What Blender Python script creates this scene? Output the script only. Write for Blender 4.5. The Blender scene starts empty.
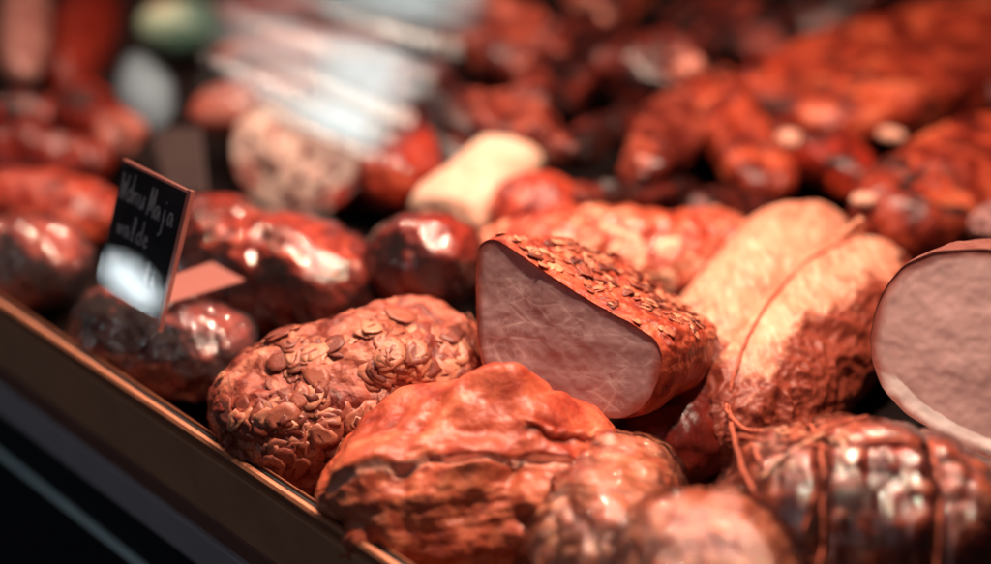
import bpy, math
import numpy as np
from mathutils import Vector

S = bpy.context.scene
COL = S.collection
RNG = np.random.default_rng(11)

# ------------------------------------------------------------------ camera
W0, H0, F = 991.0, 564.0, 1376.0
PITCH = math.radians(29)
CAM = np.array([0.0, 0.0, 0.49])
cp, sp = math.cos(PITCH), math.sin(PITCH)
FWD = np.array([0, cp, -sp]); RT = np.array([1.0, 0, 0]); UP = np.array([0, sp, cp])

def ray(px, py):
    """direction with unit depth through a point of the photograph"""
    return FWD + RT * ((px - W0 / 2) / F) - UP * ((py - H0 / 2) / F)
def Pz(px, py, z):
    d = ray(px, py); return CAM + d * ((z - CAM[2]) / d[2])
def Pd(px, py, dep):
    return CAM + ray(px, py) * dep
def on_plane(px, py, p0, n):
    d = ray(px, py); return CAM + d * (np.dot(p0 - CAM, n) / np.dot(d, n))
def depth(p): return float(np.dot(p - CAM, FWD))
def px2m(p, px): return px * depth(p) / F
def nrm(v):
    v = np.asarray(v, float); return v / np.linalg.norm(v)

YAW = math.radians(46.8)
EDGE = np.array([-math.sin(YAW), math.cos(YAW), 0])     # along the case, away from the camera
INW = np.array([math.cos(YAW), math.sin(YAW), 0])       # across the rim, into the case
Z = np.array([0, 0, 1.0])

cam = bpy.data.cameras.new('camera'); co = bpy.data.objects.new('camera', cam); COL.objects.link(co)
co.location = CAM; co.rotation_euler = (math.pi / 2 - PITCH, 0, 0)
cam.sensor_width = 36; cam.lens = 50 * F / 1376.4; cam.clip_end = 100; cam.clip_start = 0.01
cam.dof.use_dof = True; cam.dof.focus_distance = 0.735; cam.dof.aperture_fstop = 1.6
cam.dof.aperture_blades = 0
S.camera = co

# ------------------------------------------------------------------ noise
_perm = np.random.default_rng(5).permutation(4096)
_perm = np.concatenate([_perm, _perm, _perm])
_grad = np.random.default_rng(6).normal(size=(4096, 3)); _grad /= np.linalg.norm(_grad, axis=1)[:, None]
def perlin(p):
    p = np.asarray(p); i = np.floor(p).astype(int); f = p - i; u = f * f * f * (f * (f * 6 - 15) + 10)
    i &= 1023
    r = 0
    for dx in (0, 1):
        for dy in (0, 1):
            for dz in (0, 1):
                h = _perm[_perm[_perm[(i[..., 0] + dx) & 1023] + ((i[..., 1] + dy) & 1023)] % 4096 + ((i[..., 2] + dz) & 1023)]
                g = _grad[h % 4096]
                d = (g[..., 0] * (f[..., 0] - dx) + g[..., 1] * (f[..., 1] - dy) + g[..., 2] * (f[..., 2] - dz))
                w = (u[..., 0] if dx else 1 - u[..., 0]) * (u[..., 1] if dy else 1 - u[..., 1]) * (u[..., 2] if dz else 1 - u[..., 2])
                r = r + d * w
    return r * 1.6
def fbm(p, oct=4, gain=.5):
    a, s, r = 1.0, 1.0, 0
    for k in range(oct):
        r = r + a * perlin(p * s + 17.3 * k); a *= gain; s *= 2.03
    return r
def ridge(p, oct=3):
    a, s, r = 1.0, 1.0, 0
    for k in range(oct):
        r = r + a * (1 - np.abs(perlin(p * s + 9.1 * k)) * 2.2); a *= .5; s *= 2.1
    return r - 1

# ------------------------------------------------------------------ mesh helpers
def link(name, verts, faces, mat, parent=None, smooth=True, loc=None, attr=None):
    verts = np.asarray(verts, float)
    if parent is not None:
        loc = np.array(parent.location) if parent.type == 'EMPTY' or True else loc
        base = WORLD[parent.name]
    else:
        base = np.asarray(loc if loc is not None else verts.mean(0))
    me = bpy.data.meshes.new(name)
    me.vertices.add(len(verts)); me.vertices.foreach_set('co', (verts - base).astype(np.float32).ravel())
    sizes = np.array([len(f) for f in faces]) if not isinstance(faces, np.ndarray) else np.full(len(faces), faces.shape[1])
    flat = np.concatenate([np.asarray(f) for f in faces]) if not isinstance(faces, np.ndarray) else faces.ravel()
    me.loops.add(len(flat)); me.loops.foreach_set('vertex_index', flat.astype(np.int32))
    me.polygons.add(len(sizes))
    st = np.concatenate([[0], np.cumsum(sizes)[:-1]])
    me.polygons.foreach_set('loop_start', st.astype(np.int32)); me.polygons.foreach_set('loop_total', sizes.astype(np.int32))
    me.update(calc_edges=True); me.validate()
    me.polygons.foreach_set('use_smooth', [smooth] * len(me.polygons))
    if attr is not None:
        for k, v in attr.items():
            a = me.attributes.new(k, 'FLOAT', 'POINT'); a.data.foreach_set('value', np.asarray(v, np.float32).ravel())
    me.materials.append(mat)
    o = bpy.data.objects.new(name, me); COL.objects.link(o)
    if parent is not None:
        o.parent = parent
        WORLD[o.name] = base
    else:
        o.location = base; WORLD[o.name] = base
    return o
WORLD = {}
def tag(o, label, cat, group=None, kind=None):
    o['label'] = label; o['category'] = cat
    if group: o['group'] = group
    if kind: o['kind'] = kind
    return o
def empty(name, loc, label, cat, group=None):
    o = bpy.data.objects.new(name, None); COL.objects.link(o); o.location = loc; o.empty_display_size = .02
    WORLD[o.name] = np.array(loc, float)
    return tag(o, label, cat, group)

def grid_faces(n, m, wrap=True):
    i = np.arange(n - 1)[:, None]; j = np.arange(m if wrap else m - 1)[None, :]
    a = i * m + j; b = i * m + (j + 1) % m; c = (i + 1) * m + (j + 1) % m; d = (i + 1) * m + j
    return np.stack([a + 0 * b, b, c, d], -1).reshape(-1, 4)
def oriented(V, wrap=True):
    f = grid_faces(V.shape[0], V.shape[1], wrap); P = V.reshape(-1, 3)
    a, b, c = P[f[:, 0]], P[f[:, 1]], P[f[:, 2]]
    s = np.einsum('ij,ij->', np.cross(b - a, c - a), (a + b + c) / 3 - P.mean(0))
    return f if s > 0 else f[:, ::-1]
def grid_normals(V, wrap=True):
    du = np.gradient(V, axis=0)
    dv = (np.roll(V, -1, 1) - np.roll(V, 1, 1)) if wrap else np.gradient(V, axis=1)
    n = np.cross(dv, du); l = np.linalg.norm(n, axis=-1, keepdims=True)
    n = n / np.maximum(l, 1e-12)
    c = V.mean((0, 1)); s = np.sum(n * (V - c))
    return n if s > 0 else -n
def frame(a, up=Z):
    a = nrm(a); s = nrm(np.cross(a, up)); u = np.cross(s, a); return a, s, u

def body_grid(A, B, rw, rh, n=120, m=90, p=2.4, q=2.2, bend=(0, 0, 0), taper=0.0, sq=2.0, up=Z, disp=None, seed=0.0, twist=0):
    """closed lumpy body round the axis A-B; rw across, rh upwards"""
    A = np.asarray(A, float); B = np.asarray(B, float)
    a, s, u = frame(B - A, up)
    t = 0.5 - 0.5 * np.cos(np.linspace(0.0, math.pi, n)); t[0] = 1e-4; t[-1] = 1 - 1e-4
    r = np.maximum(1 - np.abs(2 * t - 1) ** p, 1e-7) ** (1 / q) * (1 + taper * (t - .5))
    th = np.linspace(0, 2 * math.pi, m, endpoint=False)
    C = A + (B - A) * t[:, None] + np.asarray(bend) * (4 * t * (1 - t))[:, None]
    ct, st = np.cos(th), np.sin(th)
    k = (np.abs(ct) ** sq + np.abs(st) ** sq) ** (-1 / sq)
    V = C[:, None, :] + r[:, None, None] * (rw * (ct * k)[None, :, None] * s + rh * (st * k)[None, :, None] * u)
    T, TH = np.meshgrid(t, th, indexing='ij')
    if disp is not None:
        N = grid_normals(V)
        d = disp(V + seed, T, TH)
        fade = np.clip(r / 0.25, 0, 1)[:, None]
        if isinstance(d, tuple): d, at = d
        else: at = None
        V = V + N * (d * fade)[..., None]
    else: at = None
    return V, T, TH, at
def close_ends(V, faces):
    n, m = V.shape[:2]
    F_ = [tuple(f) for f in faces]
    return F_
def body(name, mat, A, B, rw, rh, parent=None, ret=False, attr_name='m', **kw):
    V, T, TH, at = body_grid(A, B, rw, rh, **kw)
    n, m = V.shape[:2]
    # pinch both ends shut
    V[0] = V[0].mean(0); V[-1] = V[-1].mean(0)
    f = oriented(V)
    attr = {'t': T}
    if isinstance(at, dict): attr.update(at)
    elif at is not None: attr[attr_name] = at
    o = link(name, V.reshape(-1, 3), f, mat, parent, attr=attr)
    return (o, V) if ret else o

def tube(name, pts, r, mat, parent=None, m=10, n=None, twist=0, wob=0, ends=True):
    P = np.asarray(pts, float)
    # catmull-rom resample
    n = n or len(P) * 14
    Q = np.vstack([2 * P[0] - P[1], P, 2 * P[-1] - P[-2]])
    out = []
    for x in np.linspace(0, len(P) - 1 - 1e-6, n):
        i = int(x); f = x - i; a, b, c, d = Q[i:i + 4]
        out.append(.5 * (2 * b + (c - a) * f + (2 * a - 5 * b + 4 * c - d) * f * f + (3 * b - a - 3 * c + d) * f ** 3))
    C = np.array(out)
    if wob: C = C + wob * np.stack([perlin(C * 90 + k * 31) for k in range(3)], -1)
    Tn = np.gradient(C, axis=0); Tn /= np.linalg.norm(Tn, axis=1)[:, None]
    ref = np.tile([0.3, 0.2, 1.0], (n, 1)); s = np.cross(Tn, ref); s /= np.linalg.norm(s, axis=1)[:, None]; u = np.cross(s, Tn)
    L = np.concatenate([[0], np.cumsum(np.linalg.norm(np.diff(C, axis=0), axis=1))])
    th = np.linspace(0, 2 * math.pi, m, endpoint=False)
    ang = th[None, :] + 0 * L[:, None]
    rr = np.asarray(r) * np.ones(n)
    prof = 1 + (0.22 * np.cos(3 * (ang - L[:, None] * twist)) if twist else 0)
    V = C[:, None] + (rr[:, None] * prof)[..., None] * (np.cos(ang)[..., None] * s[:, None] + np.sin(ang)[..., None] * u[:, None])
    f = [tuple(x) for x in grid_faces(n, m)]
    if ends: f += [tuple(range(m))[::-1], tuple((n - 1) * m + k for k in range(m))]
    return link(name, V.reshape(-1, 3), f, mat, parent)

from mathutils.bvhtree import BVHTree
def surf(objs):
    vs, ps, b = [], [], 0
    for o in objs:
        me = o.data; base = WORLD[o.name]
        co_ = np.empty(len(me.vertices) * 3, np.float32); me.vertices.foreach_get('co', co_); co_ = co_.reshape(-1, 3) + base
        vs += [Vector(c) for c in co_.tolist()]; ps += [[v + b for v in p.vertices] for p in me.polygons]; b += len(co_)
    t = BVHTree.FromPolygons(vs, ps)
    def hit(x, y, off=0.0, back=None):
        d = nrm(ray(x, y)); h, n, i, dist = t.ray_cast(Vector(CAM), Vector(d))
        if h is None: return back
        n = np.array(n); n = n if np.dot(n, d) < 0 else -n
        return np.array(h) + n * off
    return hit
# ------------------------------------------------------------------ materials
def new_mat(name):
    m = bpy.data.materials.new(name); m.use_nodes = True
    nt = m.node_tree; nt.nodes.clear(); return m, nt
class G:
    def __init__(s, nt): s.nt = nt
    def n(s, t, **kw):
        x = s.nt.nodes.new(t)
        for k, v in kw.items():
            if k in x.inputs: s.set(x, k, v)
            else: setattr(x, k, v)
        return x
    def set(s, x, k, v):
        i = x.inputs[k]
        if hasattr(v, 'is_output') or isinstance(v, bpy.types.NodeSocket): s.nt.links.new(v, i)
        else:
            if isinstance(v, (tuple, list)) and len(v) == 3 and i.type == 'RGBA': v = (*v, 1)
            i.default_value = v
    def l(s, a, b): s.nt.links.new(a, b)
    def noise(s, vec, scale, detail=4, rough=.55, dist=0.0):
        return s.n('ShaderNodeTexNoise', Vector=vec, Scale=scale, Detail=detail, Roughness=rough, Distortion=dist).outputs['Fac']
    def ramp(s, fac, stops, interp='LINEAR'):
        r = s.n('ShaderNodeValToRGB', Fac=fac); e = r.color_ramp; e.interpolation = interp
        while len(e.elements) < len(stops): e.elements.new(.5)
        for k, (p, c) in enumerate(stops):
            e.elements[k].position = p
            e.elements[k].color = (*c, 1) if isinstance(c, (tuple, list)) else (c, c, c, 1)
        return r.outputs['Color']
    def mix(s, fac, a, b, mode='MIX'):
        x = s.n('ShaderNodeMix', data_type='RGBA', blend_type=mode)
        s.set2(x.inputs[0], fac); s.set2(x.inputs[6], a); s.set2(x.inputs[7], b); return x.outputs[2]
    def set2(s, i, v):
        if isinstance(v, bpy.types.NodeSocket): s.nt.links.new(v, i)
        else:
            if isinstance(v, (tuple, list)) and len(v) == 3: v = (*v, 1)
            i.default_value = v
    def math(s, op, a, b=0.0, clamp=False):
        x = s.n('ShaderNodeMath', operation=op, use_clamp=clamp); s.set2(x.inputs[0], a); s.set2(x.inputs[1], b); return x.outputs[0]
    def mapping(s, vec, sc=(1, 1, 1), rot=(0, 0, 0), loc=(0, 0, 0)):
        return s.n('ShaderNodeMapping', Vector=vec, Scale=sc, Rotation=rot, Location=loc).outputs[0]
    def bump(s, h, strength, dist=.002, normal=None):
        x = s.n('ShaderNodeBump', Height=h, Strength=strength, Distance=dist)
        if normal is not None: s.l(normal, x.inputs['Normal'])
        return x.outputs[0]
    def out(s, sh):
        o = s.n('ShaderNodeOutputMaterial'); s.l(sh, o.inputs['Surface'])

def meat(name, stops, scale=45, dist=1.0, stretch=(1, 1, 1), rot=(0, 0, 0), rough=.42, rough_var=.25, coat=0.0, coat_rough=.1,
         sss=.12, bump=.5, bump_scale=160, fine=600, spots=None, spot_scale=70, spot_lo=.62, fibre=None, m_col=None, wrinkle=0, ior=1.45,
         veins=None, bdist=.0015, o_col=None, gam=1.32):
    stops = [(p, tuple(x ** gam for x in col)) for p, col in stops]
    mt, nt = new_mat(name); g = G(nt)
    tc = g.n('ShaderNodeTexCoord').outputs['Object']
    v = g.mapping(tc, stretch, rot)
    f1 = g.noise(v, scale, 6, .6, dist)
    c = g.ramp(f1, stops)
    f2 = g.noise(tc, scale * .28, 3, .5, .4)
    c = g.mix(g.ramp(f2, [(.3, .0), (.7, .6)]), c, g.ramp(f1, [(p, tuple(x * k for x, k in zip(col, (.62, .42, .4)))) for p, col in stops]))
    h = g.noise(v, bump_scale, 5, .62, .6)
    hf = g.noise(tc, fine, 3, .6)
    if spots:
        sf = g.ramp(g.noise(tc, spot_scale, 5, .65, 1.2), [(spot_lo, .0), (spot_lo + .08, 1.0)])
        c = g.mix(sf, c, spots)
    if veins:
        vor = g.n('ShaderNodeTexVoronoi', feature='DISTANCE_TO_EDGE', Vector=g.mix(.03, v, g.n('ShaderNodeTexNoise', Vector=v, Scale=60).outputs['Color']), Scale=veins[1])
        c = g.mix(g.ramp(vor.outputs[0], [(.0, veins[2]), (.06, .0)]), c, veins[0])
    if fibre:
        fc, fs, frot, famt = fibre
        fv = g.mapping(tc, (fs, fs * .12, fs), frot)
        ff = g.noise(fv, 1.0, 4, .6, .8)
        c = g.mix(g.math('MULTIPLY', g.ramp(ff, [(.5, .0), (.68, 1.0)]), famt), c, fc)
        h = g.math('ADD', h, g.math('MULTIPLY', ff, .8))
    if o_col:
        c = g.mix(g.n('ShaderNodeAttribute', attribute_name='o').outputs['Fac'], c, g.mix(g.ramp(g.noise(tc, 70, 6, .65, .6), [(.50, .0), (.78, .3)]), g.ramp(g.noise(v, scale * 1.6, 6, .62, 1.6), o_col), (.28, .028, .014)))
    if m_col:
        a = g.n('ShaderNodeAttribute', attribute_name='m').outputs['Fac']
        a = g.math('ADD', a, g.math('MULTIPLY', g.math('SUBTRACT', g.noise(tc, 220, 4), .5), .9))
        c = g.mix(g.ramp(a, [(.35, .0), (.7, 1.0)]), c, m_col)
    nb = g.bump(h, bump, bdist)
    nb = g.bump(hf, bump * .5, .0006, nb)
    bs = g.n('ShaderNodeBsdfPrincipled')
    g.set(bs, 'Base Color', c)
    g.set(bs, 'Roughness', g.math('ADD', rough - rough_var / 2, g.math('MULTIPLY', g.noise(tc, 90, 4), rough_var)))
    g.set(bs, 'IOR', ior)
    g.l(nb, bs.inputs['Normal'])
    if sss:
        g.set(bs, 'Subsurface Weight', sss); bs.inputs['Subsurface Radius'].default_value = (1, .25, .15); g.set(bs, 'Subsurface Scale', .004)
    if coat:
        g.set(bs, 'Coat Weight', coat); g.set(bs, 'Coat Roughness', coat_rough)
        if wrinkle:
            w = g.n('ShaderNodeTexNoise', Vector=g.mapping(tc, (1, 1, 2.2), (.4, .6, 0)), Scale=70, Detail=3, Distortion=2.5).outputs['Fac']
            g.l(g.bump(w, wrinkle, .004), bs.inputs['Coat Normal'])
        else: g.l(g.bump(hf, .1, .0005), bs.inputs['Coat Normal'])
    g.out(bs.outputs[0]); return mt

def wrap_film(name, tint=(.96, .93, .93), base=.0, rough=.04, haze=.012, fk=1.4, bs_=.5, wst=(1, 1, 2.0)):
    """thin clear plastic: transparent with crinkled gloss"""
    mt, nt = new_mat(name); g = G(nt)
    tc = g.n('ShaderNodeTexCoord').outputs['Object']
    w1 = g.n('ShaderNodeTexNoise', Vector=g.mapping(tc, wst, (.5, .4, .3)), Scale=42, Detail=4, Roughness=.55, Distortion=1.6).outputs['Fac']
    w2 = g.n('ShaderNodeTexNoise', Vector=tc, Scale=150, Detail=3, Distortion=1.5).outputs['Fac']
    nb = g.bump(w2, .22, .0006, g.bump(w1, bs_, .003))
    fr = g.n('ShaderNodeFresnel', IOR=1.5); g.l(nb, fr.inputs['Normal'])
    tr = g.n('ShaderNodeBsdfTransparent', Color=tint)
    gl = g.n('ShaderNodeBsdfGlossy', Roughness=rough); g.l(nb, gl.inputs['Normal'])
    df = g.n('ShaderNodeBsdfDiffuse', Color=(.8, .7, .72)); g.l(nb, df.inputs['Normal'])
    m0 = g.n('ShaderNodeMixShader', Fac=haze); g.l(tr.outputs[0], m0.inputs[1]); g.l(df.outputs[0], m0.inputs[2])
    m1 = g.n('ShaderNodeMixShader'); g.l(g.math('ADD', g.math('MULTIPLY', fr.outputs[0], fk), base, True), m1.inputs[0])
    g.l(m0.outputs[0], m1.inputs[1]); g.l(gl.outputs[0], m1.inputs[2])
    g.out(m1.outputs[0]); return mt

def plain(name, col, rough=.5, metal=0.0, var=.15, scale=60, coat=0, bump=.1, spec=None, stretch=(1, 1, 1)):
    mt, nt = new_mat(name); g = G(nt)
    tc = g.n('ShaderNodeTexCoord').outputs['Object']
    f = g.noise(g.mapping(tc, stretch), scale, 5, .6)
    c = g.ramp(f, [(.3, tuple(x * (1 - var) for x in col)), (.7, tuple(min(1, x * (1 + var)) for x in col))])
    bs = g.n('ShaderNodeBsdfPrincipled'); g.set(bs, 'Base Color', c); g.set(bs, 'Metallic', metal)
    g.set(bs, 'Roughness', g.math('ADD', rough - .05, g.math('MULTIPLY', f, .12)))
    g.set(bs, 'Coat Weight', float(coat)); g.set(bs, 'Coat Roughness', .04)
    if spec is not None: g.set(bs, 'Specular IOR Level', spec)
    g.l(g.bump(f, bump, .0006), bs.inputs['Normal'])
    g.out(bs.outputs[0]); return mt

M = {}
M['almond_body'] = meat('almond_body', [(.28, (.12, .020, .015)), (.43, (.36, .085, .055)), (.57, (.64, .26, .18)), (.75, (.80, .46, .35))],
                        scale=38, rough=.5, sss=.1, bump=1.0, bump_scale=120, spots=(.16, .03, .02), spot_scale=60, spot_lo=.6)
M['flake'] = None
M['ham_crust'] = meat('ham_crust', [(.25, (.18, .025, .014)), (.45, (.42, .085, .045)), (.62, (.66, .21, .115)), (.8, (.82, .42, .26))],
                      scale=60, rough=.42, sss=.1, bump=.8, bump_scale=200, spots=(.22, .03, .015), spot_scale=90, spot_lo=.6)
M['smoked'] = meat('smoked', [(.25, (.20, .018, .010)), (.42, (.46, .080, .040)), (.57, (.66, .18, .095)), (.75, (.84, .38, .22))],
                   o_col=[(.22, (.34, .045, .022)), (.42, (.48, .095, .046)), (.60, (.63, .18, .088)), (.80, (.80, .35, .19))], scale=26, dist=1.0, stretch=(1, 1, 1.4), rough=.44, coat=.1, coat_rough=.3, sss=.12, bump=.55, bump_scale=110, m_col=(.80, .40, .30), gam=1.2)
M['smoked_orange'] = meat('smoked_orange', [(.25, (.22, .020, .010)), (.42, (.46, .075, .036)), (.58, (.66, .18, .085)), (.8, (.82, .38, .19))],
                   scale=24, dist=2.2, stretch=(1, 1, 1.5), rough=.38, coat=.2, coat_rough=.25, sss=.15, bump=.7, bump_scale=90, m_col=(.85, .52, .40))
M['fat'] = meat('fat', [(.3, (.55, .20, .14)), (.55, (.80, .45, .36)), (.8, (.88, .62, .52))], scale=60, rough=.4, sss=.2, bump=.4)
M['loin'] = meat('loin', [(.25, (.50, .14, .085)), (.45, (.70, .30, .19)), (.62, (.80, .42, .285)), (.85, (.87, .55, .40))],
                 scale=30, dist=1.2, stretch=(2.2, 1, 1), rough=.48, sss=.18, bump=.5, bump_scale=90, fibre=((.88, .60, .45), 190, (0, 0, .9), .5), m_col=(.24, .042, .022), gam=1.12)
M['string'] = plain('string', (.42, .09, .045), .7, var=.45, scale=300, bump=.8)
M['string_pale'] = plain('string_pale', (.62, .27, .16), .7, var=.4, scale=300, bump=.8)
M['wrap_red'] = meat('wrap_red', [(.28, (.09, .012, .008)), (.43, (.34, .048, .028)), (.57, (.58, .13, .075)), (.75, (.80, .34, .21))],
                     scale=34, dist=2.0, rough=.38, coat=.15, coat_rough=.25, sss=.1, bump=.9, bump_scale=70)
M['wrap_light'] = meat('wrap_light', [(.25, (.32, .055, .030)), (.42, (.58, .16, .080)), (.58, (.78, .34, .19)), (.76, (.92, .60, .38))],
                     scale=26, dist=1.5, rough=.4, coat=1.0, coat_rough=.07, wrinkle=1.0, sss=.15, bump=.6, bump_scale=70, gam=1.05)
M['wrap_brown'] = meat('wrap_brown', [(.28, (.10, .015, .012)), (.45, (.32, .055, .040)), (.60, (.52, .13, .085)), (.78, (.72, .30, .20))],
                     scale=30, dist=2.0, rough=.4, coat=.15, coat_rough=.25, sss=.08, bump=.6, bump_scale=70)
M['wrap_brown2'] = meat('wrap_brown2', [(.28, (.12, .018, .011)), (.42, (.40, .070, .036)), (.55, (.66, .20, .105)), (.72, (.86, .44, .27))],
                     scale=24, dist=2.0, rough=.4, coat=1.0, coat_rough=.07, wrinkle=1.0, sss=.1, bump=.6, bump_scale=70, gam=1.15)
M['casing_red'] = meat('casing_red', [(.28, (.12, .012, .009)), (.45, (.36, .045, .026)), (.60, (.58, .11, .060)), (.78, (.74, .28, .17))],
                     scale=30, dist=1.0, rough=.28, coat=.8, coat_rough=.08, wrinkle=.25, sss=.1, bump=.5)
M['roll_red'] = meat('roll_red', [(.25, (.22, .025, .015)), (.42, (.46, .080, .042)), (.56, (.66, .19, .10)), (.72, (.86, .44, .27))],
                     scale=55, dist=1.0, rough=.42, coat=.2, sss=.1, bump=.9, bump_scale=120, spots=(.86, .48, .32), spot_scale=52, spot_lo=.54)
M['charred'] = meat('charred', [(.36, (.012, .005, .005)), (.50, (.07, .014, .012)), (.62, (.26, .055, .038)), (.78, (.62, .25, .17))],
                     scale=32, dist=.6, rough=.38, coat=.25, coat_rough=.2, sss=.05, bump=1.0, bump_scale=80)
M['charred_mid'] = meat('charred_mid', [(.32, (.04, .008, .007)), (.46, (.22, .040, .027)), (.60, (.50, .15, .095)), (.76, (.78, .40, .28))],
                     scale=32, dist=.6, rough=.38, coat=.25, coat_rough=.2, sss=.05, bump=1.0, bump_scale=80)
M['charred_orange'] = meat('charred_orange', [(.38, (.02, .005, .004)), (.5, (.16, .018, .010)), (.6, (.48, .06, .028)), (.74, (.72, .18, .075)), (.88, (.85, .38, .18))],
                     scale=32, dist=.8, rough=.4, coat=.25, coat_rough=.2, sss=.08, bump=1.0, bump_scale=80)
M['ribs'] = meat('ribs', [(.3, (.07, .008, .006)), (.43, (.28, .042, .024)), (.56, (.54, .125, .062)), (.78, (.80, .34, .19))],
                     scale=16, dist=1.6, rough=.42, coat=.2, coat_rough=.25, sss=.1, bump=.9, bump_scale=80, spots=(.035, .008, .007), spot_scale=22, spot_lo=.53)
M['bone'] = meat('bone', [(.3, (.62, .30, .22)), (.6, (.86, .58, .46)), (.8, (.93, .74, .62))], scale=70, rough=.4, sss=.2, bump=.3)
M['bone_pink'] = meat('bone_pink', [(.3, (.30, .08, .06)), (.55, (.58, .26, .20)), (.8, (.80, .52, .43))], scale=60, rough=.4, sss=.15, bump=.6)
M['grey_meat'] = meat('grey_meat', [(.3, (.18, .08, .08)), (.5, (.42, .24, .23)), (.7, (.58, .40, .38))], scale=50, rough=.45, bump=.6)
M['pale_casing'] = meat('pale_casing', [(.25, (.66, .38, .27)), (.5, (.84, .62, .49)), (.8, (.92, .76, .63))], scale=28, rough=.5, sss=.2, bump=.3)
M['tongue_face'] = meat('tongue_face', [(.25, (.80, .48, .38)), (.45, (.92, .72, .62)), (.75, (.95, .86, .80))], scale=34, rough=.35, coat=.3, sss=.2, bump=.2,
                        spots=(.36, .035, .02), spot_scale=40, spot_lo=.50)
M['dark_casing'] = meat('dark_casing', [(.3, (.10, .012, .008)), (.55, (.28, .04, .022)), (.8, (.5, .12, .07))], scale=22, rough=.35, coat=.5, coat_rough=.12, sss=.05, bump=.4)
M['pink_casing'] = meat('pink_casing', [(.25, (.36, .08, .055)), (.5, (.60, .24, .19)), (.8, (.76, .46, .39))], scale=22, rough=.35, coat=.5, coat_rough=.15, sss=.15, bump=.4)
M['rind'] = meat('rind', [(.3, (.16, .03, .022)), (.55, (.34, .09, .065)), (.8, (.55, .24, .18))], scale=70, rough=.4, coat=.2, sss=.05, bump=.8, bump_scale=160)
M['rind_grey'] = meat('rind_grey', [(.3, (.26, .10, .09)), (.55, (.45, .24, .21)), (.8, (.62, .42, .37))], scale=60, rough=.4, coat=.4, coat_rough=.15, sss=.05, bump=.6, bump_scale=120)
M['film'] = wrap_film('film')
M['film_shiny'] = wrap_film('film_shiny', fk=1.6, rough=.04, haze=.004, bs_=.8, wst=(.9, 3.2, 1.5))
M['film_milky'] = wrap_film('film_milky', haze=.04, base=.0, rough=.05, bs_=.5)
M['tray'] = plain('tray', (.012, .007, .007), .85, var=.3, spec=.08)
M['rim_brown'] = plain('rim_brown', (.50, .235, .135), .6, var=.12, scale=25, spec=.3)
M['rim_dark'] = plain('rim_dark', (.22, .095, .07), .5, var=.12, scale=25, spec=.2)
M['copper'] = plain('copper', (.52, .20, .11), .42, metal=.6, var=.1)
M['blue_grey'] = plain('blue_grey', (.42, .37, .40), .55, var=.06, scale=30, spec=.3)
M['black'] = plain('black', (.008, .0085, .0095), .5, var=.2, spec=.3)
M['steel'] = plain('steel', (.70, .88, .95), .35, metal=.0, var=.12, scale=20)
M['wall'] = plain('wall', (.012, .008, .009), .7)

def flake_mat(name, a, b, c_):
    mt, nt = new_mat(name); g = G(nt)
    tc = g.n('ShaderNodeTexCoord').outputs['Object']
    at = g.n('ShaderNodeAttribute', attribute_name='rnd').outputs['Fac']
    nz = g.noise(tc, 260, 4, .6)
    c = g.ramp(g.math('ADD', at, g.math('MULTIPLY', g.math('SUBTRACT', nz, .5), .5)), [(.1, a), (.5, b), (.9, c_)])
    bs = g.n('ShaderNodeBsdfPrincipled', Roughness=.45); g.set(bs, 'Base Color', c)
    g.set(bs, 'Subsurface Weight', .15); bs.inputs['Subsurface Radius'].default_value = (1, .4, .2); g.set(bs, 'Subsurface Scale', .002)
    g.l(g.bump(g.noise(tc, 500, 4), .5, .0006), bs.inputs['Normal'])
    g.out(bs.outputs[0]); return mt
M['flake'] = flake_mat('flake', (.20, .040, .025), (.36, .090, .052), (.58, .22, .13))
M['seed'] = flake_mat('seed', (.13, .022, .014), (.40, .090, .045), (.68, .27, .15))

def glare_mat():  # painted glare: bluish white colour, see-through where the reflection fades
    mt, nt = new_mat('white_glare'); g = G(nt)
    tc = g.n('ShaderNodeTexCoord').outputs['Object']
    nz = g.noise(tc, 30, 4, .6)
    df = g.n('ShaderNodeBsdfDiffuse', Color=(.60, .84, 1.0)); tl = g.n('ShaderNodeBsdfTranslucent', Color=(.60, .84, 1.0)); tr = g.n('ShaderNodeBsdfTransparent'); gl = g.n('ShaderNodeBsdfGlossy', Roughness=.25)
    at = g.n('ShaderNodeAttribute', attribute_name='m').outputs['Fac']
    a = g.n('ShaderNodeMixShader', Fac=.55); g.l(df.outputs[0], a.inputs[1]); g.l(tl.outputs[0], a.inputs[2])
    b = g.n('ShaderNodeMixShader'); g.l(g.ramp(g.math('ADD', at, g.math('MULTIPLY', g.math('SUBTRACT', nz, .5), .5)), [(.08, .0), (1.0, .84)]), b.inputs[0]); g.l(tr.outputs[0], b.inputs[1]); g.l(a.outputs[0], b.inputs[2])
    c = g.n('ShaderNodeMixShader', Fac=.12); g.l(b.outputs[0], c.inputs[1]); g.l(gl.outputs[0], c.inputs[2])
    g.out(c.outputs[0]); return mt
M['glare_sheet'] = glare_mat()
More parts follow.
